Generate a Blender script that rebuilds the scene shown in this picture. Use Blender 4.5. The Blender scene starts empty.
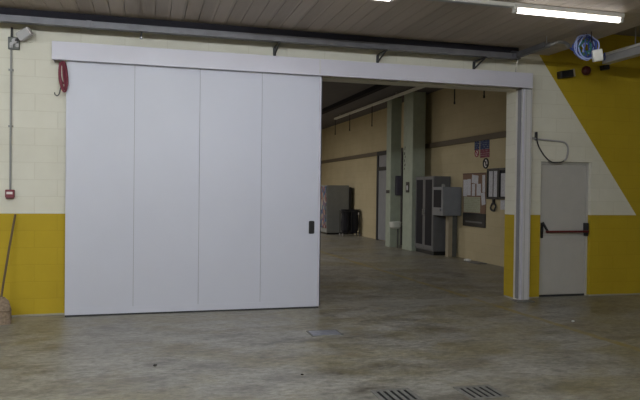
import bpy, bmesh, math, random
from mathutils import Vector, Matrix
random.seed(7)
scene = bpy.context.scene
COL = scene.collection
V = Vector

# ------------------------------------------------------------------ materials
def new_mat(name):
    m = bpy.data.materials.new(name); m.use_nodes = True
    nt = m.node_tree
    return m, nt, nt.nodes['Principled BSDF']

def coords(nt, scale=None):
    g = nt.nodes.new('ShaderNodeNewGeometry')
    if scale is None: return g.outputs['Position']
    mp = nt.nodes.new('ShaderNodeMapping'); mp.inputs['Scale'].default_value = scale
    nt.links.new(g.outputs['Position'], mp.inputs['Vector'])
    return mp.outputs['Vector']

def noise(nt, vec, scale, detail=4, rough=.55):
    n = nt.nodes.new('ShaderNodeTexNoise')
    n.inputs['Scale'].default_value = scale; n.inputs['Detail'].default_value = detail
    n.inputs['Roughness'].default_value = rough
    nt.links.new(vec, n.inputs['Vector'])
    return n.outputs['Fac']

def ramp(nt, fac, stops):
    r = nt.nodes.new('ShaderNodeValToRGB')
    e = r.color_ramp.elements
    while len(e) < len(stops): e.new(.5)
    for k, (p, c) in enumerate(stops):
        e[k].position = p; e[k].color = (*c, 1) if len(c) == 3 else c
    nt.links.new(fac, r.inputs['Fac'])
    return r.outputs['Color']

def mix(nt, fac, a, b, mode='MIX'):
    m = nt.nodes.new('ShaderNodeMix'); m.data_type = 'RGBA'; m.blend_type = mode
    for sock, v in ((m.inputs[0], fac), (m.inputs[6], a), (m.inputs[7], b)):
        if isinstance(v, (int, float)): sock.default_value = v
        elif isinstance(v, tuple): sock.default_value = (*v, 1)
        else: nt.links.new(v, sock)
    return m.outputs[2]

def math_(nt, op, a, b=None, clamp=False):
    n = nt.nodes.new('ShaderNodeMath'); n.operation = op; n.use_clamp = clamp
    for k, v in enumerate((a, b)):
        if v is None: continue
        if isinstance(v, (int, float)): n.inputs[k].default_value = v
        else: nt.links.new(v, n.inputs[k])
    return n.outputs[0]

def sep(nt, vec):
    s = nt.nodes.new('ShaderNodeSeparateXYZ'); nt.links.new(vec, s.inputs[0]); return s.outputs

def bump(nt, b, h, strength=.3, dist=.01):
    n = nt.nodes.new('ShaderNodeBump'); n.inputs['Strength'].default_value = strength
    n.inputs['Distance'].default_value = dist
    nt.links.new(h, n.inputs['Height']); nt.links.new(n.outputs[0], b.inputs['Normal'])

def plain(name, col, rough=.5, metal=0., var=.06, vscale=6., spec=.5):
    m, nt, b = new_mat(name)
    f = noise(nt, coords(nt), vscale, 3)
    lo = tuple(max(0, c * (1 - var)) for c in col); hi = tuple(min(1, c * (1 + var)) for c in col)
    nt.links.new(ramp(nt, f, [(.3, lo), (.7, hi)]), b.inputs['Base Color'])
    b.inputs['Roughness'].default_value = rough; b.inputs['Metallic'].default_value = metal
    b.inputs['Specular IOR Level'].default_value = spec
    return m

def emis(name, col, strength):
    m, nt, b = new_mat(name)
    b.inputs['Base Color'].default_value = (*col, 1)
    b.inputs['Emission Color'].default_value = (*col, 1)
    b.inputs['Emission Strength'].default_value = strength
    return m

def block_wall(name, axis, diagonal=False, yellow=True, cream=(.69, .67, .595), gold=(.465, .335, .022)):
    m, nt, b = new_mat(name)
    s = sep(nt, coords(nt))
    c = nt.nodes.new('ShaderNodeCombineXYZ')
    nt.links.new(s[0 if axis == 'X' else 1], c.inputs[0]); nt.links.new(s[2], c.inputs[1])
    br = nt.nodes.new('ShaderNodeTexBrick')
    br.inputs['Scale'].default_value = 1.
    br.inputs['Brick Width'].default_value = .5; br.inputs['Row Height'].default_value = .2
    br.inputs['Mortar Size'].default_value = .006; br.inputs['Mortar Smooth'].default_value = .6
    br.inputs['Color1'].default_value = (1, 1, 1, 1); br.inputs['Color2'].default_value = (.965, .965, .96, 1)
    br.inputs['Mortar'].default_value = (.90, .89, .87, 1)
    nt.links.new(c.outputs[0], br.inputs['Vector'])
    n1 = noise(nt, coords(nt), 1.6, 5, .6)
    dirt = ramp(nt, n1, [(.25, (.9, .89, .86)), (.65, (1.03, 1.03, 1.02))])
    if yellow:
        ym = math_(nt, 'LESS_THAN', s[2], 1.2)
        if diagonal:
            # the painted band falls from the ceiling to the dado: x > 5.478 + (3.457 - z) * .7464
            t = math_(nt, 'ADD', s[0], math_(nt, 'MULTIPLY', s[2], .7464))
            ym = math_(nt, 'MAXIMUM', ym, math_(nt, 'GREATER_THAN', t, 5.478 + 3.457 * .7464))
        # bare foot of the wall, where the paint stops short of the floor
        foot = math_(nt, 'LESS_THAN', math_(nt, 'ADD', s[2], math_(nt, 'MULTIPLY', n1, .03)), .035)
        base = mix(nt, ym, cream, gold)
        base = mix(nt, foot, base, (.36, .34, .29))
    else:
        base = mix(nt, 0., cream, cream)
    col = mix(nt, 1., base, br.outputs['Color'], 'MULTIPLY')
    col = mix(nt, .8, col, dirt, 'MULTIPLY')
    nt.links.new(col, b.inputs['Base Color'])
    b.inputs['Roughness'].default_value = .7
    b.inputs['Specular IOR Level'].default_value = .22
    h = math_(nt, 'ADD', math_(nt, 'MULTIPLY', br.outputs['Fac'], -1.), math_(nt, 'MULTIPLY', noise(nt, coords(nt), 90, 3), .15))
    bump(nt, b, h, .25, .005)
    return m

def floor_mat():
    m, nt, b = new_mat('worn_concrete')
    p = coords(nt); s = sep(nt, p)
    streak = noise(nt, coords(nt, (.75, 1.25, 1)), 2.0, 9, .74)
    big = noise(nt, coords(nt, (.8, 1.1, 1)), .9, 6, .66)
    fine = noise(nt, coords(nt, (2.2, 4.2, 1)), 5., 9, .82)
    c = ramp(nt, streak, [(.36, (.125, .112, .092)), (.47, (.25, .236, .204)), (.62, (.35, .336, .30))])
    oly = ramp(nt, big, [(.46, (0, 0, 0)), (.6, (1, 1, 1))])
    c = mix(nt, math_(nt, 'MULTIPLY', oly, .5), c, (.235, .195, .085))
    brn = ramp(nt, noise(nt, coords(nt, (.9, 1.6, 1)), 1.3, 7, .7), [(.55, (0, 0, 0)), (.68, (1, 1, 1))])
    c = mix(nt, math_(nt, 'MULTIPLY', brn, .55), c, (.12, .085, .05))
    spots = ramp(nt, noise(nt, coords(nt, (1, 2.1, 1)), 2.6, 8, .7), [(.56, (0, 0, 0)), (.68, (1, 1, 1))])
    c = mix(nt, math_(nt, 'MULTIPLY', spots, .55), c, (.085, .078, .066))
    c = mix(nt, 1., c, ramp(nt, fine, [(.34, (.5, .5, .49)), (.66, (1.45, 1.45, 1.45))]), 'MULTIPLY')
    # a faded painted line runs through the doorway
    d = math_(nt, 'ABSOLUTE', math_(nt, 'SUBTRACT', s[0], math_(nt, 'ADD', 4.53, math_(nt, 'MULTIPLY', s[1], -.04))))
    ln = math_(nt, 'LESS_THAN', d, .05)
    ln = math_(nt, 'MULTIPLY', ln, ramp(nt, noise(nt, p, 5, 5, .7), [(.36, (.15, .15, .15)), (.6, (.9, .9, .9))]))
    c = mix(nt, ln, c, (.31, .23, .05))
    # threshold sheen painted into the colour as a paler, mottled band
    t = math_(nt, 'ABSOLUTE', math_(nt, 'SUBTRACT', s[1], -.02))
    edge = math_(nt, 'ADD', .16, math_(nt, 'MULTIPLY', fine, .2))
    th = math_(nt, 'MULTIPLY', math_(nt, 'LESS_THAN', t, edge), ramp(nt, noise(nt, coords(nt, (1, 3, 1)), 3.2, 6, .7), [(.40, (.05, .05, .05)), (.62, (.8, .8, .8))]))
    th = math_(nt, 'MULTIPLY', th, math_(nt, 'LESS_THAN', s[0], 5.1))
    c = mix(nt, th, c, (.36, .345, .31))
    nt.links.new(c, b.inputs['Base Color'])
    r = ramp(nt, streak, [(.3, (.33, .33, .33)), (.7, (.5, .5, .5))])
    nt.links.new(r, b.inputs['Roughness'])
    b.inputs['Specular IOR Level'].default_value = .6
    bump(nt, b, fine, .12, .004)
    return m

def plank_mat():
    m, nt, b = new_mat('ceiling_planks')
    s = sep(nt, coords(nt))
    k = math_(nt, 'FLOOR', math_(nt, 'DIVIDE', math_(nt, 'ADD', s[0], 10.), .165))
    w = nt.nodes.new('ShaderNodeTexWhiteNoise'); w.noise_dimensions = '1D'
    nt.links.new(k, w.inputs['W'])
    gr = noise(nt, coords(nt, (14, 1.2, 14)), 2., 5)
    f = math_(nt, 'ADD', math_(nt, 'MULTIPLY', w.outputs['Value'], .5), math_(nt, 'MULTIPLY', gr, .5))
    nt.links.new(ramp(nt, f, [(.2, (.34, .29, .245)), (.8, (.46, .40, .345))]), b.inputs['Base Color'])
    b.inputs['Roughness'].default_value = .6
    return m

def vending_mat():
    m, nt, b = new_mat('vending_front_print')
    v = nt.nodes.new('ShaderNodeTexVoronoi'); v.inputs['Scale'].default_value = 7.
    nt.links.new(coords(nt), v.inputs['Vector'])
    bw = nt.nodes.new('ShaderNodeSeparateColor'); nt.links.new(v.outputs['Color'], bw.inputs[0])
    c = ramp(nt, bw.outputs[0], [(0, (.03, .05, .13)), (.3, (.10, .16, .30)), (.55, (.25, .07, .06)), (.75, (.36, .35, .35)), (1, (.06, .07, .09))])
    nt.links.new(c, b.inputs['Base Color']); b.inputs['Roughness'].default_value = .25
    return m

def paper_mat(name, col, line=(.25, .25, .28), pitch=60):
    m, nt, b = new_mat(name)
    s = sep(nt, coords(nt))
    w = math_(nt, 'SINE', math_(nt, 'MULTIPLY', s[2], pitch * 6.283))
    n = noise(nt, coords(nt), 22, 3)
    f = math_(nt, 'MULTIPLY', math_(nt, 'GREATER_THAN', w, .2), math_(nt, 'GREATER_THAN', n, .5))
    nt.links.new(mix(nt, math_(nt, 'MULTIPLY', f, .45), col, line), b.inputs['Base Color'])
    b.inputs['Roughness'].default_value = .8
    return m

M = dict(
    wall=block_wall('painted_blockwork', 'X', True),
    hall=block_wall('painted_blockwork_side', 'Y'),
    annex=block_wall('annex_render', 'Y', yellow=False, cream=(.55, .47, .31)),
    annexx=block_wall('annex_render_cross', 'X', yellow=False, cream=(.56, .48, .33)),
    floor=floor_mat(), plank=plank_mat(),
    dark_ceiling=plain('dark_concrete_soffit', (.21, .19, .17), .8),
    annex_ceiling=plain('annex_soffit', (.12, .11, .12), .8),
    door=plain('door_sheet_metal', (.545, .555, .645), .42, var=.02, vscale=1.2),
    hood=plain('hood_sheet_metal', (.56, .55, .64), .33, var=.03, vscale=2.),
    jamb=plain('jamb_sheet_metal', (.56, .55, .57), .38, var=.03),
    gasket=plain('dark_gasket', (.03, .03, .035), .6),
    black=plain('black_plastic', (.012, .012, .014), .4),
    galv=plain('galvanised_steel', (.36, .37, .39), .38, .75, .15, 9),
    tray=plain('tray_steel', (.145, .145, .165), .42, .35, .12, 7),
    matt_dark=plain('matt_dark', (.02, .019, .026), .8, spec=.12),
    conduit=plain('grey_conduit', (.27, .27, .27), .6),
    brace=plain('brace_steel', (.05, .05, .055), .5, .3),
    red=plain('red_plastic', (.20, .018, .035), .45),
    strap=plain('red_webbing', (.19, .03, .055), .7),
    bar=plain('red_bar_enamel', (.11, .010, .012), .35),
    white=plain('white_plastic', (.78, .78, .76), .45),
    offwhite=plain('off_white_label', (.72, .66, .66), .5),
    lampgrey=plain('grey_lamp_housing', (.36, .35, .36), .45),
    boxdark=plain('dark_junction_box', (.10, .105, .10), .5),
    house=plain('lamp_enamel', (.62, .60, .57), .4),
    blue=plain('blue_cable', (.05, .09, .36), .4),
    paleblue=plain('pale_blue_cable', (.42, .50, .85), .4),
    teal=plain('green_cable', (.04, .19, .17), .4),
    leaf=plain('emergency_door_enamel', (.45, .435, .42), .45, var=.03),
    wood=plain('broom_wood', (.11, .07, .035), .6),
    straw=plain('broom_bristle', (.23, .17, .12), .9, var=.3, vscale=40),
    iron=plain('cast_iron', (.22, .215, .20), .55, .3, .2, 20),
    pit=plain('drain_pit', (.008, .008, .008), .9),
    cover=plain('cover_plate_steel', (.30, .31, .36), .38, .3, .2, 12),
    pillar=plain('grey_green_concrete', (.39, .435, .36), .7, var=.08),
    trimb=plain('brown_ledge', (.15, .12, .085), .7),
    cabinet=plain('grey_cabinet_steel', (.15, .15, .16), .45),
    glass=plain('dark_cabinet_glass', (.022, .022, .03), .5, spec=.1),
    machine=plain('grey_machine_side', (.27, .28, .28), .45),
    terminal=plain('blue_grey_steel', (.225, .235, .26), .4),
    post=plain('post_paint', (.36, .31, .23), .6),
    bag=plain('black_refuse_sack', (.025, .025, .033), .7, spec=.2),
    cork=plain('brown_pinboard', (.22, .13, .09), .8),
    paper=paper_mat('printed_paper', (.62, .62, .68)),
    poster=paper_mat('green_printed_poster', (.40, .41, .31), (.18, .2, .12), 24),
    navy=paper_mat('blue_safety_print', (.035, .05, .13), (.35, .38, .45), 22),
    maroon=paper_mat('red_safety_print', (.22, .05, .08), (.45, .38, .4), 22),
    annexdoor=plain('annex_door_paint', (.27, .28, .31), .5),
    vend=vending_mat(),
    basin=plain('white_ceramic', (.74, .76, .73), .25),
    hall_tube=emis('hall_fluorescent_tube', (.93, .98, 1.), 320.), left_tube=emis('left_fluorescent_tube', (.93, .98, 1.), 50.),
    tube=emis('fluorescent_tube', (1., .94, .88), 5.5),
    stone=plain('litter', (.06, .05, .045), .8),
)

# ------------------------------------------------------------------ geometry helpers
def box(bm, x0, x1, y0, y1, z0, z1, bev=0.):
    vs = [bm.verts.new((x, y, z)) for z in (z0, z1) for y in (y0, y1) for x in (x0, x1)]
    fs = [bm.faces.new([vs[i] for i in q]) for q in
          ((0, 2, 3, 1), (4, 5, 7, 6), (0, 1, 5, 4), (2, 6, 7, 3), (0, 4, 6, 2), (1, 3, 7, 5))]
    if bev:
        es = list({e for f in fs for e in f.edges})
        bmesh.ops.bevel(bm, geom=es, offset=bev, segments=2, affect='EDGES', profile=.5)
    return vs

def obox(bm, c, ax, hs, bev=0.):
    """box of half sizes hs along the three axes ax, centred on c"""
    n = len(bm.verts)
    t = bmesh.new(); box(t, -hs[0], hs[0], -hs[1], hs[1], -hs[2], hs[2], bev)
    mt = Matrix((ax[0], ax[1], ax[2])).transposed().to_4x4(); mt.translation = V(c)
    t.transform(mt)
    me = bpy.data.meshes.new('tmp'); t.to_mesh(me); t.free(); bm.from_mesh(me); bpy.data.meshes.remove(me)

def tube(bm, pts, r, n=10, closed=False, cap=True):
    pts = [V(p) for p in pts]; N = len(pts)
    rs = r if isinstance(r, (list, tuple)) else [r] * N
    rings = []; up = None
    for i, p in enumerate(pts):
        a = pts[(i - 1) % N] if (closed or i > 0) else p
        b = pts[(i + 1) % N] if (closed or i < N - 1) else p
        d = (b - a).normalized()
        if up is None:
            up = V((0, 0, 1)) if abs(d.z) < .9 else V((0, 1, 0))
        u = d.cross(up)
        if u.length < 1e-4: u = d.cross(V((1, 0, 0)))
        u.normalize(); w = u.cross(d).normalized(); up = w
        rings.append([bm.verts.new(p + rs[i] * (math.cos(t) * u + math.sin(t) * w))
                      for t in [2 * math.pi * k / n for k in range(n)]])
    for i in range(N if closed else N - 1):
        A, B = rings[i], rings[(i + 1) % N]
        for k in range(n):
            bm.faces.new((A[k], A[(k + 1) % n], B[(k + 1) % n], B[k]))
    if cap and not closed:
        bm.faces.new(rings[0][::-1]); bm.faces.new(rings[-1])

def smooth_path(pts, k=6):
    P = [V(p) for p in pts]; out = []
    for i in range(len(P) - 1):
        a, b, c, d = P[max(i - 1, 0)], P[i], P[i + 1], P[min(i + 2, len(P) - 1)]
        for s in range(k):
            t = s / k
            out.append(.5 * ((2 * b) + (c - a) * t + (2 * a - 5 * b + 4 * c - d) * t * t + (3 * b - a - 3 * c + d) * t ** 3))
    return out + [P[-1]]

def link(name, bm, mat, root=None, loc=(0, 0, 0), smooth=False):
    """one mesh object; geometry is given in room coordinates, loc is its origin"""
    off = V(loc) if root is None else V(root['_o'])
    bmesh.ops.recalc_face_normals(bm, faces=bm.faces)
    bm.transform(Matrix.Translation(-off))
    me = bpy.data.meshes.new(name); bm.to_mesh(me); bm.free()
    me.materials.append(mat)
    if smooth:
        for p in me.polygons: p.use_smooth = True
    o = bpy.data.objects.new(name, me); COL.objects.link(o)
    if root is None: o.location = off
    else: o.parent = root
    o['_o'] = list(off)
    return o

def tag(o, label, cat, group=None, kind=None):
    o['label'] = label; o['category'] = cat
    if group: o['group'] = group
    if kind: o['kind'] = kind
    return o

def thing(name, loc, label, cat, group=None, kind=None):
    o = bpy.data.objects.new(name, None); COL.objects.link(o); o.empty_display_size = .1
    o.location = loc; o['_o'] = list(loc)
    return tag(o, label, cat, group, kind)

def boxes(*bs, bev=0.):
    bm = bmesh.new()
    for b in bs: box(bm, *b, bev=bev)
    return bm

def struct(name, bm, mat, label, root=None):
    o = link(name, bm, mat, root); o['kind'] = 'structure'; o['label'] = label
    return o

def dup(root, loc, label):
    r = root.copy(); COL.objects.link(r); r.location = loc; r['label'] = label; r['_o'] = list(loc)
    for ch in list(root.children):
        c = ch.copy(); COL.objects.link(c); c.parent = r
        for g in list(ch.children):
            d = g.copy(); COL.objects.link(d); d.parent = c
    return r

# ------------------------------------------------------------------ setting
W = 7.113            # wall of the room beyond, on its right
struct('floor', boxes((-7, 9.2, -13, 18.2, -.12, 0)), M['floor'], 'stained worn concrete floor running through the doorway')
struct('wall_front', boxes((-7, 2.0, 0, .25, 0, 4.6), (2.0, 5.085, 0, .25, 2.985, 4.6), (5.085, 5.51, 0, .25, 0, 4.6),
                           (5.51, 6.357, 0, .25, 1.975, 4.6), (6.357, 9.2, 0, .25, 0, 4.6)), M['wall'],
       'cream block wall with yellow dado and yellow diagonal band')
struct('wall_left', boxes((-7.2, -7, -13, .25, 0, 4.6)), M['hall'], 'left wall of the hall')
struct('wall_right', boxes((9.2, 9.4, -13, .25, 0, 4.6)), M['hall'], 'right wall of the hall')
struct('wall_back', boxes((-7.2, 9.4, -13.2, -13, 0, 4.6)), M['wall'], 'wall behind the viewer')
# plank ceiling, stopping at a step; the bay on the right is higher
bm = bmesh.new()
x = -7.0; P = .165
while x < 5.58:
    box(bm, x + .003, min(x + P - .003, 5.6), -13, 0, 3.50, 3.53); x += P
box(bm, -7, 5.6, -13, 0, 3.53, 3.62)
struct('ceiling', bm, M['plank'], 'brown plank ceiling over the hall')
struct('ceiling_bay', boxes((5.6, 9.2, -13, 0, 3.885, 4.0), (5.56, 5.6, -13, 0, 3.62, 4.0)), M['dark_ceiling'], 'higher dark soffit above the yellow wall')
# dark strip filling the band between planks and cable tray
struct('trim_1', boxes((-7, 4.93, -.30, -.02, 3.412, 3.5)), M['matt_dark'], 'dark strip under the plank ceiling')
# room beyond
struct('wall_annex_right', boxes((W, W + .2, .25, 18, 0, 4.6)), M['annex'], 'tan wall with notice boards in the room beyond')
struct('wall_annex_back', boxes((-3, W + .2, 18, 18.2, 0, 4.6)), M['annexx'], 'far wall of the room beyond')
struct('wall_annex_left', boxes((-3.2, -3, .25, 18.2, 0, 4.6)), M['annex'], 'left wall of the room beyond')
struct('ceiling_annex', boxes((-3, W, .25, 18, 4.08, 4.2)), M['annex_ceiling'], 'dark ceiling of the room beyond')
struct('trim_2', boxes((W - .05, W, .25, 18, 2.655, 2.775)), M['trimb'], 'brown ledge along the tan wall')
struct('trim_3', boxes((5.33, 5.48, .25, 18, 3.97, 4.08)), M['matt_dark'], 'dark beam under the far ceiling')
# two grey-green pillars
for (x0, x1, y0, y1, nm) in ((6.58, 6.93, 7.16, 7.78, 'nearer'), (6.45, 6.75, 8.34, 8.68, 'farther')):
    o = struct('pillar', boxes((x0, x1, y0, y1, 0, 4.08), bev=.012), M['pillar'], 'grey-green concrete pillar, the %s of the two' % nm)

# ------------------------------------------------------------------ sliding door
d = thing('door_1', (-.895, -.16, 0), 'large pale grey four-panel sliding door, half open', 'door', kind='structure')
x0, p = -.895, .7667
for i in range(4):
    a, b = x0 + i * p, x0 + (i + 1) * p
    bm = boxes((a + .0026, b - .0026, -.16, -.08, .10, 3.03))
    if i == 3: bm.free(); bm = boxes((a + .0026, b - .028, -.16, -.08, .10, 3.03))
    link('panel', bm, M['door'], d)
link('seam_backing', boxes((x0 + .01, x0 + 4 * p - .03, -.150, -.090, .05, 3.0)), plain('seam_grey', (.26, .27, .30), .6), d)
link('bottom_rail', boxes((x0 + .002, x0 + 4 * p - .028, -.16, -.08, .022, .0997)), M['door'], d)
link('edge_trim', boxes((x0 + 4 * p - .027, x0 + 4 * p, -.166, -.074, .022, 3.03), bev=.004), M['hood'], d)['label'] = 'pale metal edge strip'
link('edge_gasket', boxes((x0 + 4 * p, x0 + 4 * p + .014, -.15, -.09, .04, 3.02)), M['gasket'], d)['label'] = 'black rubber edge gasket'
link('bottom_seal', boxes((x0 + .005, x0 + 4 * p - .005, -.145, -.095, 0, .022)), M['gasket'], d)['label'] = 'black strip under the leaf'
# recessed oval pull
bm = bmesh.new()
hx, hz, hw, hh = 2.062, 1.04, .036, .082
def stadium(hw, hh, n=5):
    r = hw * .4; out = []
    for q, (sx, sz) in enumerate(((1, 1), (-1, 1), (-1, -1), (1, -1))):
        for k in range(n + 1):
            t = math.pi / 2 * (q + k / n)
            out.append((sx * (hw - r) + r * math.cos(t), sz * (hh - r) + r * math.sin(t)))
    return out
def stad_prism(bm, cx, cz, hw, hh, y0, y1):
    A = [bm.verts.new((cx + u, y0, cz + v)) for u, v in stadium(hw, hh)]
    B = [bm.verts.new((cx + u, y1, cz + v)) for u, v in stadium(hw, hh)]
    bm.faces.new(A); bm.faces.new(B[::-1])
    for k in range(len(A)): bm.faces.new((A[k], A[(k + 1) % len(A)], B[(k + 1) % len(A)], B[k]))
stad_prism(bm, hx, hz, hw, hh, -.168, -.158)
h = link('handle', bm, M['black'], d); h['label'] = 'black oval flush pull'
bm = bmesh.new(); stad_prism(bm, hx, hz, hw * .55, hh * .78, -.1695, -.167)
link('recess', bm, plain('recess_black', (.006, .006, .007), .6), h)

# hood over the track, open underneath
hd = thing('door_hood', (-1.04, -.24, 2.978), 'long pale grey sheet-metal hood above the sliding door', 'hood')
hx0, hx1, z0, z1 = -1.04, 5.195, 2.978, 3.18
link('front_panel', boxes((hx0, hx1, -.24, -.232, z0, z1), bev=.002), M['hood'], hd)
link('top_panel', boxes((hx0, hx1, -.232, -.0, z1 - .008, z1)), M['hood'], hd)
link('end_cap', boxes((hx0, hx0 + .008, -.232, 0, z0, z1 - .008)), M['hood'], hd)
link('end_cap', boxes((hx1 - .008, hx1, -.232, 0, z0, z1 - .008)), M['hood'], hd)
link('lip', boxes((hx0, hx1, -.244, -.2, z0 - .006, z0 + .004)), M['hood'], hd)
link('rail', boxes((hx0 + .05, hx1 - .05, -.14, -.09, 3.04, 3.165)), M['gasket'], hd)['label'] = 'dark running rail inside the hood'
link('joint', boxes((2.12, 2.135, -.2425, -.238, z0 + .01, z1 - .004)), M['jamb'], hd)

# receiving jamb on the right of the opening
jm = struct('trim_4', boxes((5.10, 5.245, -.16, 0, 0, 2.975), bev=.004), M['jamb'], 'pale grey metal jamb at the right of the opening')
struct('channel', boxes((5.087, 5.10, -.115, -.045, .02, 2.975)), plain('slot_grey', (.22, .22, .25), .5), 'grey slot that receives the door edge', jm)
struct('rib', boxes((5.092, 5.118, -.172, -.155, 0, 2.975), bev=.003), M['hood'], 'bright folded edge', jm)
struct('groove', boxes((5.150, 5.154, -.1615, -.158, .0, 2.975), (5.225, 5.229, -.1615, -.158, 0, 2.975)), plain('groove_grey', (.22, .22, .23), .5), 'fold line', jm)
struct('back_flange', boxes((5.088, 5.10, -.045, 0, 0, 2.975)), M['house'], 'pale flange against the wall', jm)
# floor stop at the foot of the jamb
tag(link('floor_plate', boxes((4.97, 5.25, -.30, -.16, 0, .012), bev=.004), M['iron'], loc=(5.1, -.23, 0)),
    'small pale floor plate at the foot of the door jamb', 'plate')

# ------------------------------------------------------------------ emergency door
e = thing('door_2', (5.93, .08, 0), 'grey single emergency door with a red push bar', 'door', kind='structure')
link('frame', boxes((5.51, 5.545, .06, .16, 0, 1.975), (6.325, 6.357, .06, .16, 0, 1.975), (5.545, 6.325, .06, .16, 1.94, 1.975)), M['leaf'], e)
lf = link('leaf', boxes((5.547, 6.323, .075, .125, .03, 1.937), bev=.003), M['leaf'], e)
link('threshold', boxes((5.545, 6.325, .07, .16, 0, .028)), M['gasket'], e)
link('rail_line', boxes((5.58, 6.30, .0735, .077, .895, .90)), plain('line_grey', (.30, .29, .28), .6), lf)
pb = link('push_bar', bmesh.new(), M['bar'], e)
bm = bmesh.new(); tube(bm, [(5.60, -.02, .958), (6.31, -.02, .958)], .0165, 12)
pb.data = bpy.data.meshes.new('push_bar'); bm.transform(Matrix.Translation(-V(e['_o']))); bm.to_mesh(pb.data); bm.free(); pb.data.materials.append(M['bar'])
pb['label'] = 'red horizontal push bar'
# left fixing: backplate and slanted arm ; right fixing: upright lock case
bm = boxes((5.565, 5.595, .045, .078, .86, 1.085), bev=.005)
obox(bm, (5.606, .01, 1.018), [V((.36, -.35, -.86)).normalized(), V((.86, 0, .36)).normalized(), V((.36, -.35, -.86)).normalized().cross(V((.86, 0, .36)).normalized())], (.085, .012, .016), .003)
link('bar_arm', bm, M['black'], pb)['label'] = 'black slanted arm and backplate'
bm = boxes((6.288, 6.318, -.02, .078, .925, 1.085), bev=.008)
box(bm, 6.292, 6.314, -.012, .07, .89, .93, bev=.005)
link('lock_case', bm, M['black'], pb)['label'] = 'black upright lock case'

# ------------------------------------------------------------------ cable tray and hangers
t = thing('cable_tray', (-1., -.3, 3.35), 'long grey cable tray under the ceiling, turning at the right corner', 'cable tray')
def channel(bm, x0, x1, y0, y1, z0, z1, th=.006):
    box(bm, x0, x1, y0, y1, z0, z0 + th)                                     # floor of the tray
    box(bm, x0, x1, y0, y0 + th, z0, z1); box(bm, x0, x1, y1 - th, y1, z0, z1)
    box(bm, x0, x1, y0 - .006, y0, z0, z0 + .012); box(bm, x0, x1, y0 - .006, y0, z1 - .010, z1)
bm = bmesh.new(); channel(bm, -7, 4.93, -.345, -.26, 3.340, 3.412)
link('run', bm, M['tray'], t)
bm = boxes((4.85, 4.93, -.345, -.26, 3.340, 3.412)); box(bm, 4.80, 4.98, -.36, -.25, 3.43, 3.438)
box(bm, 4.86, 4.866, -1.0, -.345, 3.36, 3.428); box(bm, 4.93, 4.936, -1.0, -.25, 3.36, 3.428); box(bm, 4.86, 4.936, -1.0, -.345, 3.36, 3.366)
link('branch', bm, M['tray'], t)
link('coupler', boxes((-.665, -.60, -.356, -.25, 3.335, 3.416), bev=.003), M['tray'], t)
link('coupler', boxes((4.80, 4.86, -.356, -.25, 3.335, 3.416), bev=.003), M['tray'], t)
bm = bmesh.new(); tube(bm, smooth_path([(4.90, -.97, 3.39), (4.92, -1.08, 3.385), (5.01, -1.1, 3.412), (5.097, -1.1, 3.402), (5.150, -1.08, 3.37)]), .022, 10)
link('bent_conduit', bm, M['galv'], t, smooth=True)['label'] = 'short bent pipe'
bm = bmesh.new(); tube(bm, [(4.90, -.98, 3.37), (4.90, -.98, 3.50)], .007, 8); link('hanger_rod', bm, M['galv'], t)

def bracket(x, flag=None):
    r = thing('tray_bracket', (x, -.05, 3.265), '', 'bracket', 'brackets under the cable tray')
    link('arm', boxes((x - .012, x + .012, -.345, 0, 3.322, 3.3395)), M['brace'], r)
    bm = bmesh.new(); tube(bm, [(x, -.31, 3.326), (x, -.01, 3.235)], .011, 8); link('strut', bm, M['brace'], r)
    link('foot', boxes((x - .02, x + .02, -.014, 0, 3.215, 3.325), bev=.004), M['brace'], r)
    return r
b0 = bracket(1.585)
b0['label'] = 'small dark bracket under the cable tray, above the third door panel seam'
dup(b0, (2.985, -.05, 3.265), 'small dark bracket under the cable tray, above the open doorway')
dup(b0, (4.41, -.05, 3.265), 'small dark bracket under the cable tray, nearest the right end of the hood')
h = thing('hanger', (-.06, -.3, 3.265), 'small dark drop hanger with a pale knob, above the leftmost door seam', 'hanger')
bm = bmesh.new(); tube(bm, [(-.06, -.3, 3.340), (-.06, -.3, 3.28)], .011, 8); link('rod', bm, M['brace'], h)
bm = bmesh.new(); tube(bm, [(-.06, -.3, 3.29), (-.06, -.3, 3.282), (-.06, -.3, 3.262), (-.06, -.3, 3.255)], [.008, .018, .018, .008], 10)
link('knob', bm, M['galv'], h)['label'] = 'pale knob'
bm = bmesh.new(); tube(bm, smooth_path([(4.915, -.30, 3.338), (4.915, -.28, 3.29), (4.94, -.22, 3.22), (4.965, -.17, 3.18)]), .009, 8)
tag(link('cable', bm, M['house'], loc=(4.93, -.25, 3.2), smooth=True), 'short pale cable hanging from the tray to the hood end', 'cable')

# ------------------------------------------------------------------ fluorescent lamps
LY = -2.12
def lamp(x0, x1, y, label, power, mat='tube'):
    r = thing('ceiling_lamp', (.5 * (x0 + x1), y, 3.40), label, 'lamp', 'fluorescent ceiling lamps')
    link('housing', boxes((x0, x1, y - .035, y + .035, 3.455, 3.5), bev=.004), M['house'], r)
    bm = bmesh.new()
    tube(bm, [(x0 + .05, y, 3.428), (x1 - .05, y, 3.428)], .027, 14)
    link('tube', bm, M[mat], r, smooth=True)
    for x in (x0 + .03, x1 - .03):
        link('end_cap', boxes((x - .018, x + .018, y - .03, y + .03, 3.40, 3.456), bev=.006), M['house'], r)
    if power:
        L = bpy.data.lights.new('tube_light', 'AREA'); L.shape = 'RECTANGLE'; L.size = x1 - x0 - .1; L.size_y = .06
        L.energy = power; L.color = (.92, .975, 1.09)
        lo = bpy.data.objects.new('tube_light', L); COL.objects.link(lo); lo.parent = r
        lo.location = (0, 0, 3.39 - 3.40)
    return r
lamp(3.71, 5.08, LY, 'lit fluorescent tube lamp at the right end of the ceiling strip', 0)
lamp(.96, 2.38, LY, 'lit fluorescent tube lamp cut by the top edge of the picture', 16)
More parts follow.
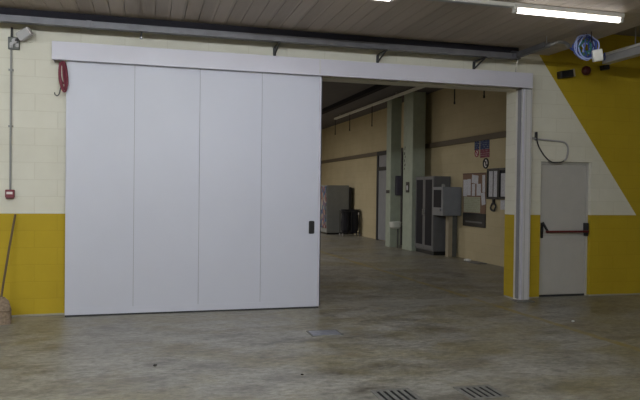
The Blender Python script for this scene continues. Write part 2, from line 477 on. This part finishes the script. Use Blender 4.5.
tr = thing('lamp_trunking', (3.1, LY, 3.46), 'narrow pale strip on the ceiling between two fluorescent lamps', 'trunking')
link('ceiling_mount', boxes((2.38, 3.71, LY - .03, LY + .03, 3.458, 3.5), bev=.004), M['house'], tr)
link('cover_strip', boxes((2.42, 3.67, LY - .02, LY + .02, 3.45, 3.459)), M['galv'], tr)
for (x0, x1, y, pw) in ((-3.6, -2.2, LY, 1), (-3.5, -2.1, -6.8, 2), (-.3, 1.1, -6.8, 2), (-3.0, -1.6, -9.5, 2), (-.4, 1.0, -10.5, 2)):
    lamp(x0, x1, y, 'lit fluorescent tube lamp on the ceiling behind the viewer', 0, ('tube', 'left_tube', 'hall_tube')[pw])
# tubes over the room beyond, out of sight to the left
def far_lamp(x, y, pw):
    r = thing('hanging_lamp', (x, y, 3.93), 'lit fluorescent tube lamp under the far ceiling', 'lamp', 'lamps of the room beyond')
    link('housing', boxes((x - .05, x + .05, y - .7, y + .7, 4.01, 4.08), bev=.004), M['house'], r)
    bm = bmesh.new(); tube(bm, [(x, y - .65, 3.98), (x, y + .65, 3.98)], .02, 12); link('tube', bm, M['tube'], r)
    L = bpy.data.lights.new('tube_light', 'AREA'); L.shape = 'RECTANGLE'; L.size = .08; L.size_y = 1.3; L.energy = pw; L.color = (1., .97, .93)
    lo = bpy.data.objects.new('tube_light', L); COL.objects.link(lo); lo.parent = r; lo.location = (0, 0, .02)
far_lamp(1.2, 13.5, 210)
far_lamp(1.6, 6.5, 80)

# ------------------------------------------------------------------ cables, box and beam on the right
c = thing('cable_coil', (5.265, -1.27, 3.33), 'coil of blue network cable hanging beside a white box near the ceiling', 'cable')
def ring(cx, cy, cz, r, tilt, n=30, wob=.008, seed=0):
    rnd = random.Random(seed); out = []
    for k in range(n):
        a = 2 * math.pi * k / n; rr = r + rnd.uniform(-wob, wob)
        out.append((cx + rr * math.cos(a) * math.cos(tilt), cy + rr * math.cos(a) * math.sin(tilt) + rnd.uniform(-.015, .015), cz + rr * math.sin(a)))
    return out
for (mat, rad, n, k) in (('paleblue', .150, 4, 1), ('blue', .135, 5, 11), ('teal', .075, 3, 31), ('blue', .07, 2, 51), ('paleblue', .05, 1, 41)):
    for j in range(n):
        bm = bmesh.new()
        q = random.Random(k + j)
        w_ = .012 if rad > .1 else .035
        tube(bm, smooth_path(ring(5.265 + q.uniform(-w_, w_), -1.27 + q.uniform(-.025, .025), 3.33 + q.uniform(-w_, w_), rad + q.uniform(-.014, .012), q.uniform(-.6, .6), n=14, wob=.014, seed=k + j) , 3), .0085, 6, closed=True)
        link('loop', bm, M[mat], c, smooth=True)['label'] = {'paleblue': 'pale blue loop', 'blue': 'dark blue loop', 'teal': 'green loop'}[mat]
bm = bmesh.new(); tube(bm, smooth_path([(5.16, -1.10, 3.345), (5.17, -1.16, 3.30), (5.18, -1.22, 3.25), (5.22, -1.26, 3.21)]), .011, 8)
link('tail', bm, M['blue'], c, smooth=True)
bm = bmesh.new(); tube(bm, [(5.265, -1.27, 3.47), (5.265, -1.27, 3.505)], .006, 6); link('hanger_wire', bm, M['brace'], c)

j = thing('junction_box', (5.31, -1.40, 3.13), 'white square junction box hanging beside the blue cable coil', 'box')
ang = math.radians(-24)
ax = [V((math.cos(ang), math.sin(ang), .0)), V((-math.sin(ang), math.cos(ang), 0)), V((0, 0, 1))]
tilt = Matrix.Rotation(math.radians(-8), 3, 'Y')
ax = [tilt @ q for q in ax]
jc = V((5.312, -1.42, 3.20))
bm = bmesh.new(); obox(bm, jc, ax, (.058, .032, .070), .008); link('body', bm, M['white'], j)
bm = bmesh.new(); obox(bm, jc + ax[1] * -.034, ax, (.050, .004, .061), .003); link('lid', bm, M['white'], j)
bm = bmesh.new(); tube(bm, [(5.30, -1.40, 3.26), (5.27, -1.36, 3.40), (5.265, -1.36, 3.505)], .005, 8); link('hanger', bm, M['brace'], j)
for (r_, dz) in ((.013, .0), (.010, .022), (.010, -.025)):
    bm = bmesh.new(); tube(bm, smooth_path([(5.36, -1.43, 3.22), (5.42, -1.36, 3.232 + dz), (5.58, -1.16, 3.285 - dz), (5.76, -.96, 3.285 + dz), (5.87, -.85, 3.355 - dz), (5.95, -.75, 3.345 + dz), (5.99, -.70, 3.34)]), r_, 8)
    link('lead', bm, M['blue'], j, smooth=True)['label'] = 'blue lead'

tb = thing('trunking_beam', (6.05, -.62, 3.28), 'pale grey trunking beam running toward the viewer in front of the yellow wall', 'beam')
link('body', boxes((5.995, 6.11, -7.0, -.66, 3.285, 3.385), bev=.005), M['lampgrey'], tb)
link('lid', boxes((5.985, 6.12, -7.0, -.66, 3.385, 3.42), bev=.004), M['house'], tb)['label'] = 'paler lid along the top edge'
link('end_plate', boxes((5.99, 6.115, -.668, -.655, 3.28, 3.42)), M['galv'], tb)
bm = bmesh.new()
for y in (-1.2, -3.5, -6.0): tube(bm, [(6.05, y, 3.42), (6.05, y, 3.885)], .007, 8)
link('hanger_rod', bm, M['galv'], tb)
# fixings on the yellow wall
s = thing('emergency_lamp', (5.85, 0, 3.23), 'black emergency lamp with a pale end on the yellow diagonal', 'lamp')
bm = bmesh.new(); tl = Matrix.Rotation(math.radians(-9), 3, 'Y'); ax = [tl @ V((1, 0, 0)), V((0, 1, 0)), tl @ V((0, 0, 1))]
obox(bm, (5.845, -.055, 3.235), ax, (.105, .055, .052), .012); link('body', bm, M['black'], s)
bm = bmesh.new(); obox(bm, (5.963, -.05, 3.258), ax, (.016, .05, .056), .006); link('end_cap', bm, M['post'], s)['label'] = 'pale end cap'
link('mount', boxes((5.79, 5.90, -.012, 0, 3.20, 3.27)), M['black'], s)
s = thing('alarm_siren', (6.2, 0, 3.31), 'round dark red alarm siren on the yellow wall', 'siren')
bm = bmesh.new(); tube(bm, [(6.2, 0, 3.31), (6.2, -.03, 3.31)], .045, 16); link('mount', bm, M['black'], s)
bm = bmesh.new(); tube(bm, [(6.2, -.03, 3.31), (6.2, -.05, 3.31), (6.2, -.085, 3.31), (6.2, -.10, 3.31)], [.066, .07, .06, .03], 20)
link('dome', bm, plain('dark_red_dome', (.07, .012, .015), .35), s, smooth=True)
s = thing('wall_speaker', (6.55, 0, 3.385), 'small dark speaker on the yellow wall, just below the trunking beam', 'speaker')
bm = bmesh.new(); obox(bm, (6.52, -.045, 3.375), ax, (.055, .045, .035), .010); link('body', bm, M['black'], s)
bm = bmesh.new(); obox(bm, (6.52, -.092, 3.37), ax, (.044, .004, .025), .002); link('grille', bm, M['brace'], s)

# cable loop beside the emergency door
lp = thing('cable_loop', (5.34, -.02, 2.33), 'grey flexible conduit bent into a loop above the emergency door', 'conduit')
bm = bmesh.new()
tube(bm, smooth_path([(5.262, -.02, 2.95), (5.262, -.02, 2.6), (5.262, -.02, 2.36), (5.31, -.03, 2.315), (5.394, -.03, 2.292), (5.541, -.03, 2.282), (5.72, -.03, 2.272), (5.858, -.03, 2.258), (5.915, -.03, 2.215), (5.932, -.03, 2.146), (5.912, -.03, 2.04), (5.865, -.03, 1.985)]), .0135, 8)
link('conduit', bm, M['lampgrey'], lp, smooth=True)
bm = bmesh.new()
tube(bm, smooth_path([(5.872, -.03, 1.992), (5.80, -.03, 1.962), (5.66, -.03, 1.966), (5.545, -.03, 2.049), (5.45, -.03, 2.176), (5.413, -.03, 2.275)]), .0095, 8)
link('cable', bm, M['brace'], lp, smooth=True)
link('mount', boxes((5.393, 5.413, -.05, 0, 2.27, 2.39), bev=.004), M['brace'], lp)

# ------------------------------------------------------------------ left of the door
s = thing('fire_call_point', (-1.508, 0, 1.385), 'small red fire alarm call point at the end of the conduit', 'alarm')
link('case', boxes((-1.556, -1.46, -.05, 0, 1.385, 1.478), bev=.008), M['red'], s)
link('glass', boxes((-1.54, -1.476, -.053, -.048, 1.425, 1.452)), M['offwhite'], s)['label'] = 'pale break-glass window'
link('mount', boxes((-1.548, -1.468, -.056, -.002, 1.372, 1.392), bev=.006), plain('dark_red', (.10, .012, .018), .5), s)
bm = bmesh.new(); tube(bm, [(-1.507, -.018, 1.478), (-1.505, -.018, 3.09)], .0115, 10)
k = link('conduit', bm, M['conduit'], loc=(-1.505, 0, 1.478)); tag(k, 'thin grey vertical conduit on the cream wall above the call point', 'conduit')
link('saddle', boxes((-1.53, -1.482, -.034, 0, 2.2, 2.22)), M['conduit'], k); link('saddle', boxes((-1.53, -1.482, -.034, 0, 2.85, 2.87)), M['conduit'], k)
s = thing('floodlight', (-1.47, 0, 3.17), 'grey floodlight tilted on a dark wall box, upper left corner', 'lamp')
link('wall_box', boxes((-1.535, -1.415, -.05, 0, 3.095, 3.235), bev=.006), M['boxdark'], s)
bm = boxes((-1.515, -1.475, -.064, -.048, 3.11, 3.16), bev=.004); tube(bm, [(-1.46, -.05, 3.185), (-1.46, -.085, 3.185)], .03, 12); tube(bm, [(-1.49, -.05, 3.15), (-1.49, -.075, 3.15)], .022, 12)
box(bm, -1.45, -1.42, -.07, -.05, 3.12, 3.16)
link('knuckle', bm, M['lampgrey'], s)
bm = bmesh.new(); tube(bm, [(-1.50, -.02, 3.235), (-1.50, -.02, 3.348)], .012, 8); link('feed', bm, M['brace'], s)
th = math.radians(33); ax = [V((math.cos(th), -.25, math.sin(th))).normalized(), None, None]; ax[1] = V((0, 1, 0)) - ax[0] * ax[0].y; ax[1].normalize(); ax[2] = ax[0].cross(ax[1])
bm = bmesh.new(); obox(bm, (-1.347, -.13, 3.255), ax, (.075, .045, .052), .014)
hd_ = link('lamp_head', bm, M['lampgrey'], s)
bm = bmesh.new(); obox(bm, V((-1.347, -.13, 3.255)) + ax[0] * .076, ax, (.006, .04, .046), .003); link('lens', bm, M['offwhite'], hd_)
bm = bmesh.new(); tube(bm, [(-1.445, -.075, 3.19), (-1.405, -.11, 3.215)], .016, 8); link('arm', bm, M['brace'], s)

# red strap on a hook
s = thing('lifting_strap', (-.93, -.06, 2.95), 'red looped strap with a hook hanging at the top left of the door', 'strap')
bm = bmesh.new()
for k, (w, l, yy, x) in enumerate(((.03, .155, -.165, -.948), (.042, .17, -.185, -.938), (.024, .12, -.15, -.955), (.036, .16, -.20, -.930), (.02, .14, -.19, -.915))):
    cz = 2.955 - l
    tube(bm, [(x + w * math.cos(a) + .03 * (1 - math.sin(a)) * .5, yy + .006 * math.sin(3 * a), cz + l * math.sin(a)) for a in [2 * math.pi * q / 28 for q in range(28)]], .010, 8, closed=True)
link('webbing', bm, M['strap'], s, smooth=True)
bm = bmesh.new(); tube(bm, smooth_path([(-.945, -.17, 2.70), (-.955, -.17, 2.64), (-.965, -.17, 2.595), (-.985, -.17, 2.568), (-1.01, -.17, 2.58), (-1.015, -.17, 2.605)]), .0065, 8)
link('hook', bm, M['brace'], s, smooth=True)
bm = bmesh.new(); tube(bm, [(-.945, 0, 2.95), (-.945, -.20, 2.95), (-.945, -.21, 2.965)], .008, 8); link('peg', bm, M['galv'], s)

# broom leaning on the yellow wall
s = thing('broom', (-1.55, -.42, 0), 'worn brush broom leaning on the yellow dado at the left edge', 'broom')
bm = bmesh.new(); tube(bm, smooth_path([(-1.53, -.40, .22), (-1.512, -.30, .48), (-1.48, -.15, .87), (-1.449, -.03, 1.19)]), .0125, 10); link('handle', bm, M['wood'], s, smooth=True)
bm = bmesh.new()
A = []
for (z, hw, hd2, cx) in ((0.0, .15, .06, -1.56), (.05, .152, .062, -1.56), (.17, .138, .054, -1.553), (.25, .10, .038, -1.543), (.29, .042, .024, -1.533)):
    A.append([bm.verts.new((cx + hw * math.copysign(abs(math.cos(t)) ** .7, math.cos(t)) + random.uniform(-.004, .004), -.44 + (z * .15) + hd2 * math.sin(t), z + random.uniform(0, .006))) for t in [2 * math.pi * q / 20 for q in range(20)]])
for i in range(4):
    for q in range(20): bm.faces.new((A[i][q], A[i][(q + 1) % 20], A[i + 1][(q + 1) % 20], A[i + 1][q]))
bm.faces.new(A[0][::-1]); bm.faces.new(A[-1])
br = link('brush', bm, M['straw'], s)
link('binding', boxes((-1.69, -1.42, -.476, -.355, .135, .15), bev=.01), M['wood'], br)

# ------------------------------------------------------------------ floor fittings
def grate(x0, y0, s, label):
    g = thing('drain_grate', (x0 + s / 2, y0 + s / 2, 0), label, 'grate', 'floor drain grates')
    bm = boxes((x0 - .02, x0 + .012, y0 - .02, y0 + s + .02, -.001, .007), (x0 + s - .012, x0 + s + .02, y0 - .02, y0 + s + .02, -.001, .007),
               (x0 + .012, x0 + s - .012, y0 - .02, y0 + .012, -.001, .007), (x0 + .012, x0 + s - .012, y0 + s - .012, y0 + s + .02, -.001, .007))
    link('frame', bm, M['iron'], g)
    inner = s - .024; ws = inner / 5 * .56; wb = (inner - 5 * ws) / 4
    for k in range(4):
        a = x0 + .012 + ws + k * (ws + wb)
        link('bar', boxes((a, a + wb, y0 + .008, y0 + s - .008, -.001, .006)), M['iron'], g)
    link('pit', boxes((x0, x0 + s, y0, y0 + s, -.002, .0012)), M['pit'], g)['label'] = 'black pit under the bars'
    return g
g0 = grate(1.67, -3.885, .265, 'square iron floor drain grate, the left of the two at the bottom')
dup(g0, (2.455, -3.815, 0), 'square iron floor drain grate, the right of the two at the bottom')
s = thing('cover_plate', (1.85, -1.6, 0), 'pale metal inspection cover set in the floor before the sliding door', 'cover')
link('plate', boxes((1.70, 2.0, -1.71, -1.485, -.001, .005), bev=.002), M['cover'], s)
link('rim', boxes((1.68, 1.698, -1.73, -1.465, -.001, .004), (2.002, 2.02, -1.73, -1.465, -.001, .004), (1.698, 2.002, -1.73, -1.712, -.001, .004), (1.698, 2.002, -1.483, -1.465, -.001, .004)), M['iron'], s)
def scrap(x, y, r, mat, name, label, cat, seed, flat=.5):
    rnd = random.Random(seed); bm = bmesh.new()
    bmesh.ops.create_icosphere(bm, subdivisions=2, radius=r)
    for v in bm.verts: v.co *= rnd.uniform(.75, 1.2); v.co.z *= flat; v.co += V((x, y, r * flat * .85))
    tag(link(name, bm, mat, loc=(x, y, 0)), label, cat)
scrap(.094, -2.532, .016, M['stone'], 'pebble', 'small dark pebble on the open floor before the door', 'pebble', 3)
scrap(1.25, -3.07, .012, M['stone'], 'pebble', 'tiny dark pebble on the open floor left of the drain grates', 'pebble', 5)
scrap(4.876, -1.63, .018, M['white'], 'paper_scrap', 'tiny white paper scrap on the floor before the emergency door', 'paper', 4, .6)

# ------------------------------------------------------------------ room beyond
m = thing('vending_machine', (6.75, 13.95, 0), 'grey drinks machine with a colourful front at the far wall', 'vending machine')
link('body', boxes((6.11, 6.92, 13.5, 14.5, .06, 1.72), bev=.01), M['machine'], m)
link('front_panel', boxes((6.08, 6.11, 13.53, 14.47, .22, 1.68)), M['vend'], m)['label'] = 'colourful printed front'
link('plinth', boxes((6.14, 6.90, 13.54, 14.46, 0, .06)), M['black'], m)
link('edge_strip', boxes((6.92, 7.0, 13.47, 14.2, .06, 1.66)), M['black'], m)
m = thing('refuse_trolley', (6.72, 12.8, 0), 'dark refuse trolley with two black sacks beside the drinks machine', 'trolley')
bm = bmesh.new()
for x in (6.44, 6.74, 7.04):
    for y in (12.66, 12.98): tube(bm, [(x, y, .08), (x, y, .86 if x < 7 else .92)], .014, 8)
for z in (.1, .84):
    tube(bm, [(6.40, 12.66, z), (7.04, 12.66, z), (7.04, 12.98, z), (6.40, 12.98, z)], .014, 8, closed=True)
link('frame', bm, M['gasket'], m)
for x in (6.59, 6.89):
    bm = bmesh.new(); A = []
    for (z, r) in ((.10, .10), (.2, .15), (.45, .158), (.7, .145), (.8, .16), (.9, .175), (.87, .12)):
        A.append([bm.verts.new((x + r * math.cos(t) * random.uniform(.9, 1.06), 12.82 + r * math.sin(t) * random.uniform(.9, 1.06), z + random.uniform(-.012, .012))) for t in [2 * math.pi * q / 14 for q in range(14)]])
    for i in range(len(A) - 1):
        for q in range(14): bm.faces.new((A[i][q], A[i][(q + 1) % 14], A[i + 1][(q + 1) % 14], A[i + 1][q]))
    bm.faces.new(A[0][::-1]); bm.faces.new(A[-1])
    link('sack', bm, M['bag'], m)
for (x, y) in ((6.44, 12.66), (7.04, 12.66), (6.44, 12.98), (7.04, 12.98)):
    bm = bmesh.new(); tube(bm, [(x - .015, y, .045), (x + .015, y, .045)], .045, 14); link('wheel', bm, M['lampgrey'], m)
link('tag', boxes((6.97, 7.01, 12.64, 12.65, .72, .8)), M['offwhite'], m)

# door in the tan wall, mostly behind the pillars
e = thing('door_3', (W - .03, 10.2, 0), 'grey door with dark frame and top light in the tan wall', 'door', kind='structure')
link('frame', boxes((W - .06, W, 10.98, 11.1, 0, 2.76), (W - .06, W, 9.0, 9.08, 0, 2.76), (W - .06, W, 9.08, 10.98, 2.64, 2.76), (W - .06, W, 9.08, 10.98, 2.17, 2.28)), M['gasket'], e)
link('leaf', boxes((W - .035, W, 10.03, 10.97, .02, 2.17)), M['annexdoor'], e)
link('leaf', boxes((W - .035, W, 9.09, 10.02, .02, 2.17)), M['annexdoor'], e)
link('top_light', boxes((W - .03, W, 9.08, 10.98, 2.28, 2.64)), plain('frosted_pane', (.3, .31, .36), .2), e)

# items at the pillars
s = thing('washbasin', (6.5, 8.06, 0), 'white washbasin on a pipe pedestal between the pillars', 'basin')
bm = bmesh.new(); A = []
for (z, hx_, hy) in ((.53, .09, .08), (.57, .125, .13), (.66, .14, .15), (.71, .145, .16), (.71, .125, .14), (.62, .10, .11)):
    A.append([bm.verts.new((6.49 + hx_ * math.copysign(abs(math.cos(t)) ** .5, math.cos(t)), 8.06 + hy * math.copysign(abs(math.sin(t)) ** .5, math.sin(t)), z)) for t in [2 * math.pi * q / 24 for q in range(24)]])
for i in range(5):
    for q in range(24): bm.faces.new((A[i][q], A[i][(q + 1) % 24], A[i + 1][(q + 1) % 24], A[i + 1][q]))
bm.faces.new(A[0][::-1]); bm.faces.new(A[-1])
link('bowl', bm, M['basin'], s, smooth=False)
bm = bmesh.new(); tube(bm, [(6.57, 8.06, 0), (6.57, 8.06, .54)], .022, 10); link('pedestal', bm, M['boxdark'], s)
link('wall_arm', boxes((6.6, W, 8.03, 8.09, .60, .64)), M['boxdark'], s)
s = thing('wall_cabinet', (6.6, 8.3, 1.4), 'small dark wall cabinet on the farther pillar', 'cabinet')
link('body', boxes((6.585, 6.74, 8.22, 8.345, 1.42, 1.95), bev=.006), plain('dark_violet_steel', (.06, .055, .08), .5), s)
link('door', boxes((6.595, 6.73, 8.21, 8.22, 1.44, 1.93)), plain('dark_violet_door', (.075, .068, .10), .4), s)
s = thing('pillar_sign', (6.57, 7.44, 1.63), 'small black sign with a pale centre on the nearer pillar', 'sign')
link('plate', boxes((6.565, 6.58, 7.34, 7.54, 1.50, 1.77)), M['black'], s)
link('symbol', boxes((6.561, 6.566, 7.39, 7.49, 1.56, 1.68)), M['paper'], s)
tag(link('pillar_plate', boxes((6.438, 6.45, 8.40, 8.63, 1.47, 1.56)), M['black'], loc=(6.445, 8.5, 1.5)), 'small black plate on the farther pillar', 'plate')
# worn vertical lettering on the pillar: strokes only, too blurred to read
bm = bmesh.new()
for (z, dy, h_, w_) in ((2.66, 0, .09, .03), (2.52, .02, .07, .05), (2.43, -.02, .06, .03), (2.33, .02, .08, .035), (2.22, -.01, .07, .05), (2.12, .02, .06, .03)):
    obox(bm, (6.578, 7.66 + dy, z), [V((1, 0, 0)), V((0, .95, .31)), V((0, -.31, .95))], (.003, w_ / 2, h_ / 2))
tag(link('pillar_marking', bm, M['black'], loc=(6.578, 7.66, 2.4)), 'faded black vertical marks painted on the nearer pillar', 'marking')

# glass fronted cabinet
s = thing('display_cabinet', (6.88, 6.58, 0), 'tall grey cabinet with two dark glass doors beside the nearer pillar', 'cabinet')
link('carcass', boxes((6.675, 7.10, 6.05, 7.12, .09, 1.90), bev=.006), M['cabinet'], s)
link('plinth', boxes((6.69, 7.10, 6.07, 7.10, 0, .09)), M['black'], s)
for (a, b) in ((6.06, 6.578), (6.592, 7.11)):
    dr = link('door', boxes((6.657, 6.675, a, b, .12, 1.88), bev=.003), M['cabinet'], s)
    link('pane', boxes((6.653, 6.659, a + .07, b - .07, .22, 1.82)), M['glass'], dr)
    link('handle', boxes((6.635, 6.655, (b - .05) if a < 6.4 else (a + .03), (b - .03) if a < 6.4 else (a + .05), .95, 1.1)), M['galv'], dr)
# time terminal on a post
s = thing('wall_terminal', (6.85, 5.75, 0), 'blue-grey steel terminal box on a post before the tall cabinet', 'terminal')
link('case', boxes((6.62, 7.10, 5.47, 6.02, .97, 1.64), bev=.012), M['terminal'], s)
link('niche', boxes((6.612, 6.622, 5.55, 5.95, 1.16, 1.57)), M['glass'], s)['label'] = 'dark recess in the front'
link('shelf', boxes((6.59, 6.62, 5.56, 5.94, 1.08, 1.13)), M['terminal'], s)
bm = bmesh.new(); tube(bm, [(6.66, 5.53, 1.64), (6.66, 5.53, 1.69), (6.66, 5.53, 1.71)], [.04, .04, .02], 12); link('beacon', bm, M['galv'], s)
link('post', boxes((6.865, 6.965, 5.65, 5.80, 0, .97)), M['post'], s)['label'] = 'tan post'
link('cable_duct', boxes((6.97, 7.09, 5.66, 5.86, 0, .97)), M['boxdark'], s)

# notice boards and sheets on the tan wall
nb = thing('pinboard', (W - .01, 4.9, 1.5), 'brown cork pinboard crowded with white sheets on the tan wall', 'board')
link('panel', boxes((W - .02, W, 4.38, 5.41, 1.06, 1.95)), M['cork'], nb)
link('frame', boxes((W - .026, W - .019, 4.38, 5.41, 1.93, 1.952)), plain('board_edge', (.12, .05, .045), .6), nb)
g = 'sheets on the cork pinboard'
def sheet(y0, y1, z0, z1, tilt, label, mat='paper', lift=.022):
    bm = bmesh.new(); a = math.radians(tilt)
    obox(bm, (W - lift, (y0 + y1) / 2, (z0 + z1) / 2), [V((1, 0, 0)), V((0, math.cos(a), math.sin(a))), V((0, -math.sin(a), math.cos(a)))], (.0015, (y1 - y0) / 2, (z1 - z0) / 2))
    return tag(link('notice_sheet', bm, M[mat], loc=(W - lift, (y0 + y1) / 2, (z0 + z1) / 2)), label, 'paper', g)
sheet(5.20, 5.38, 1.43, 1.81, 1, 'white sheet at the left edge of the cork pinboard')
sheet(5.03, 5.19, 1.45, 1.82, 0, 'white sheet second from the left on the cork pinboard')
sheet(4.69, 4.98, 1.72, 1.905, 6, 'white tilted sheet at the top middle of the cork pinboard', lift=.0225)
sheet(4.83, 4.97, 1.44, 1.71, 0, 'narrow white sheet just below the tilted top sheet')
sheet(4.57, 4.76, 1.45, 1.71, -1, 'white sheet right of the narrow one, above the green poster')
sheet(4.39, 4.51, 1.53, 1.90, -2, 'tall white sheet at the right edge of the cork pinboard')
sheet(4.38, 4.54, 1.25, 1.52, -9, 'white sheet hanging askew at the lower right corner of the pinboard', lift=.0225)
sheet(4.59, 5.35, 1.07, 1.42, 0, 'large pale green printed poster at the foot of the pinboard', 'poster')
bb = thing('black_board', (W - .01, 4.86, .9), 'black board with a pale strip below the cork pinboard', 'board')
link('panel', boxes((W - .02, W, 4.39, 5.36, .77, 1.045)), M['black'], bb)
link('frame', boxes((W - .026, W, 4.375, 4.39, .755, 1.055), (W - .026, W, 5.36, 5.375, .755, 1.055), (W - .026, W, 4.39, 5.36, .755, .77), (W - .026, W, 4.39, 5.36, 1.045, 1.055)), M['gasket'], bb)
link('strip', boxes((W - .024, W - .019, 4.50, 5.25, .84, .875)), M['cabinet'], bb)['label'] = 'pale strip'
def case(y0, y1, label, sheets):
    c_ = thing('notice_case', (W - .02, (y0 + y1) / 2, 1.7), label, 'notice case', 'black framed notice cases')
    link('frame', boxes((W - .04, W, y0, y0 + .03, 1.38, 2.03), (W - .04, W, y1 - .03, y1, 1.38, 2.03), (W - .04, W, y0 + .03, y1 - .03, 1.38, 1.42), (W - .04, W, y0 + .03, y1 - .03, 1.985, 2.03)), M['black'], c_)
    link('back', boxes((W - .012, W, y0 + .03, y1 - .03, 1.42, 1.985)), M['glass'], c_)
    for (a, b, za, zb) in sheets: link('sheet', boxes((W - .016, W - .011, a, b, za, zb)), M['paper'], c_)
case(3.84, 4.30, 'black framed notice case with two white sheets, right of the pinboard', [(4.09, 4.25, 1.43, 1.975), (3.885, 4.05, 1.43, 1.975)])
case(3.50, 3.82, 'black framed notice case partly hidden by the doorway edge', [(3.56, 3.76, 1.44, 1.92)])
s = thing('cable_hank', (W - .03, 4.03, 1.2), 'small black ring of cable hanging below the notice case', 'cable')
bm = bmesh.new()
for r_ in (.085, .07): tube(bm, [(W - .03 + .008 * math.sin(3 * a), 4.03 + r_ * 1.2 * math.cos(a), 1.215 + r_ * math.sin(a)) for a in [2 * math.pi * q / 24 for q in range(24)]], .015, 8, closed=True)
link('ring', bm, M['gasket'], s, smooth=True)
link('mount', boxes((W - .045, W, 4.0, 4.06, 1.29, 1.38), bev=.006), M['black'], s)
sh = sheet(3.57, 3.79, 1.17, 1.37, 0, 'white sheet on the wall below the half hidden notice case', lift=.0005); sh['group'] = 'sheets on the bare wall'
# safety signs
s = thing('safety_sign', (W - .005, 4.8, 2.6), 'narrow dark blue safety sign, left of the blue and red one', 'sign')
link('plate', boxes((W - .008, W, 4.70, 4.91, 2.46, 2.73)), M['navy'], s)
s = thing('safety_sign', (W - .005, 4.46, 2.5), 'blue and red safety sign below the brown ledge', 'sign')
link('upper_plate', boxes((W - .008, W, 4.27, 4.66, 2.46, 2.71)), M['navy'], s)['label'] = 'blue half'
link('lower_plate', boxes((W - .008, W, 4.26, 4.65, 2.28, 2.46)), M['maroon'], s)['label'] = 'red half'
def round_sign(y, z, r, mat, name, label):
    q = thing(name, (W, y, z), label, 'sign')
    bm = bmesh.new(); tube(bm, [(W, y, z), (W - .006, y, z)], r, 24); link('disc', bm, M['offwhite'], q)
    bm = bmesh.new(); tube(bm, [(W - .008, y + r * .87 * math.cos(a), z + r * .87 * math.sin(a)) for a in [2 * math.pi * k / 28 for k in range(28)]], r * .16, 8, closed=True)
    link('ring', bm, mat, q)
    bm = bmesh.new(); obox(bm, (W - .008, y, z), [V((1, 0, 0)), V((0, .7, .7)), V((0, -.7, .7))], (.003, r * .8, r * .12))
    box(bm, W - .009, W - .005, y - r * .2, y + r * .2, z - r * .45, z + r * .4)
    link('symbol', bm, mat, q)
round_sign(4.80, 2.39, .085, plain('sign_red', (.30, .03, .05), .5), 'prohibition_sign', 'round red-ringed prohibition sign below the narrow blue sign')
round_sign(4.40, 2.15, .115, M['black'], 'round_sign', 'round black-ringed sign just above the notice case')

# trunking and drop rods under the far ceiling
tk = thing('hanging_trunking', (6.25, 8, 3.95), 'pale trunking strip hung under the far ceiling, running past the pillars', 'trunking')
link('channel', boxes((6.215, 6.285, .6, 13.1, 3.955, 4.02), bev=.004), M['white'], tk)
for y in (2., 7.5, 12.5): link('hanger', boxes((6.235, 6.265, y, y + .03, 4.02, 4.08)), M['galv'], tk)
def drop(y, z1, label):
    r = thing('drop_rod', (6.25, y, z1), label, 'rod', 'drop rods under the far trunking')
    bm = bmesh.new(); tube(bm, [(6.25, y, 3.955), (6.25, y, z1)], .014, 8); link('rod', bm, M['gasket'], r)
    bm = bmesh.new(); tube(bm, [(6.25, y, z1 + .05), (6.25, y, z1)], .020, 8); link('socket', bm, M['gasket'], r)
for (y, z1, l) in ((13.05, 3.44, 'dark drop rod under the far trunking, farthest of the row'), (11.43, 3.43, 'dark drop rod under the far trunking, second farthest'),
                   (9.34, 3.375, 'dark drop rod under the far trunking, just left of the pillars'), (4.22, 3.365, 'dark drop rod high above the terminal box'), (2.99, 3.325, 'dark drop rod high above the notice cases')):
    drop(y, z1, l)
# litter by the tan wall
s = thing('crumpled_sheet', (6.86, 4.65, 0), 'crumpled white sheet on a dark mat at the foot of the tan wall', 'paper')
rnd = random.Random(9); bm = bmesh.new(); bmesh.ops.create_icosphere(bm, subdivisions=3, radius=.07)
for v in bm.verts: v.co = V((v.co.x * 1.1, v.co.y * 1.4, max(v.co.z * .42, -.02))) * rnd.uniform(.85, 1.1) + V((6.86, 4.70, .03))
link('paper', bm, M['white'], s)
link('mat', boxes((6.80, 7.03, 4.15, 4.62, 0, .018), bev=.005), M['cabinet'], s)

# ------------------------------------------------------------------ camera, world, colour
f, yaw, pitch, roll, D, H = 647.5, .264, -.0134, .0122, 8.1884, 1.5018
fw = V((math.sin(yaw) * math.cos(pitch), math.cos(yaw) * math.cos(pitch), math.sin(pitch)))
rt = V((math.cos(yaw), -math.sin(yaw), 0)); up = rt.cross(fw)
cr, sr = math.cos(roll), math.sin(roll)
# positive roll lowers the right side of the picture
R_ = rt * cr + up * sr; U_ = -rt * sr + up * cr
cam = bpy.data.cameras.new('camera'); co = bpy.data.objects.new('camera', cam); COL.objects.link(co)
m3 = Matrix((R_, U_, -fw)).transposed()
co.matrix_world = Matrix.Translation((0, -D, H)) @ m3.to_4x4()
cam.sensor_width = 36; cam.lens = f / 640 * 36; cam.clip_end = 100
scene.camera = co

for o in bpy.data.objects:
    if '_o' in o: del o['_o']

w = bpy.data.worlds.new('world'); scene.world = w; w.use_nodes = True
w.node_tree.nodes['Background'].inputs[0].default_value = (.5, .55, .7, 1)
w.node_tree.nodes['Background'].inputs[1].default_value = .02
scene.view_settings.view_transform = 'Standard'; scene.view_settings.look = 'None'
scene.view_settings.exposure = 0; scene.view_settings.gamma = 1; scene.view_settings.use_curve_mapping = False
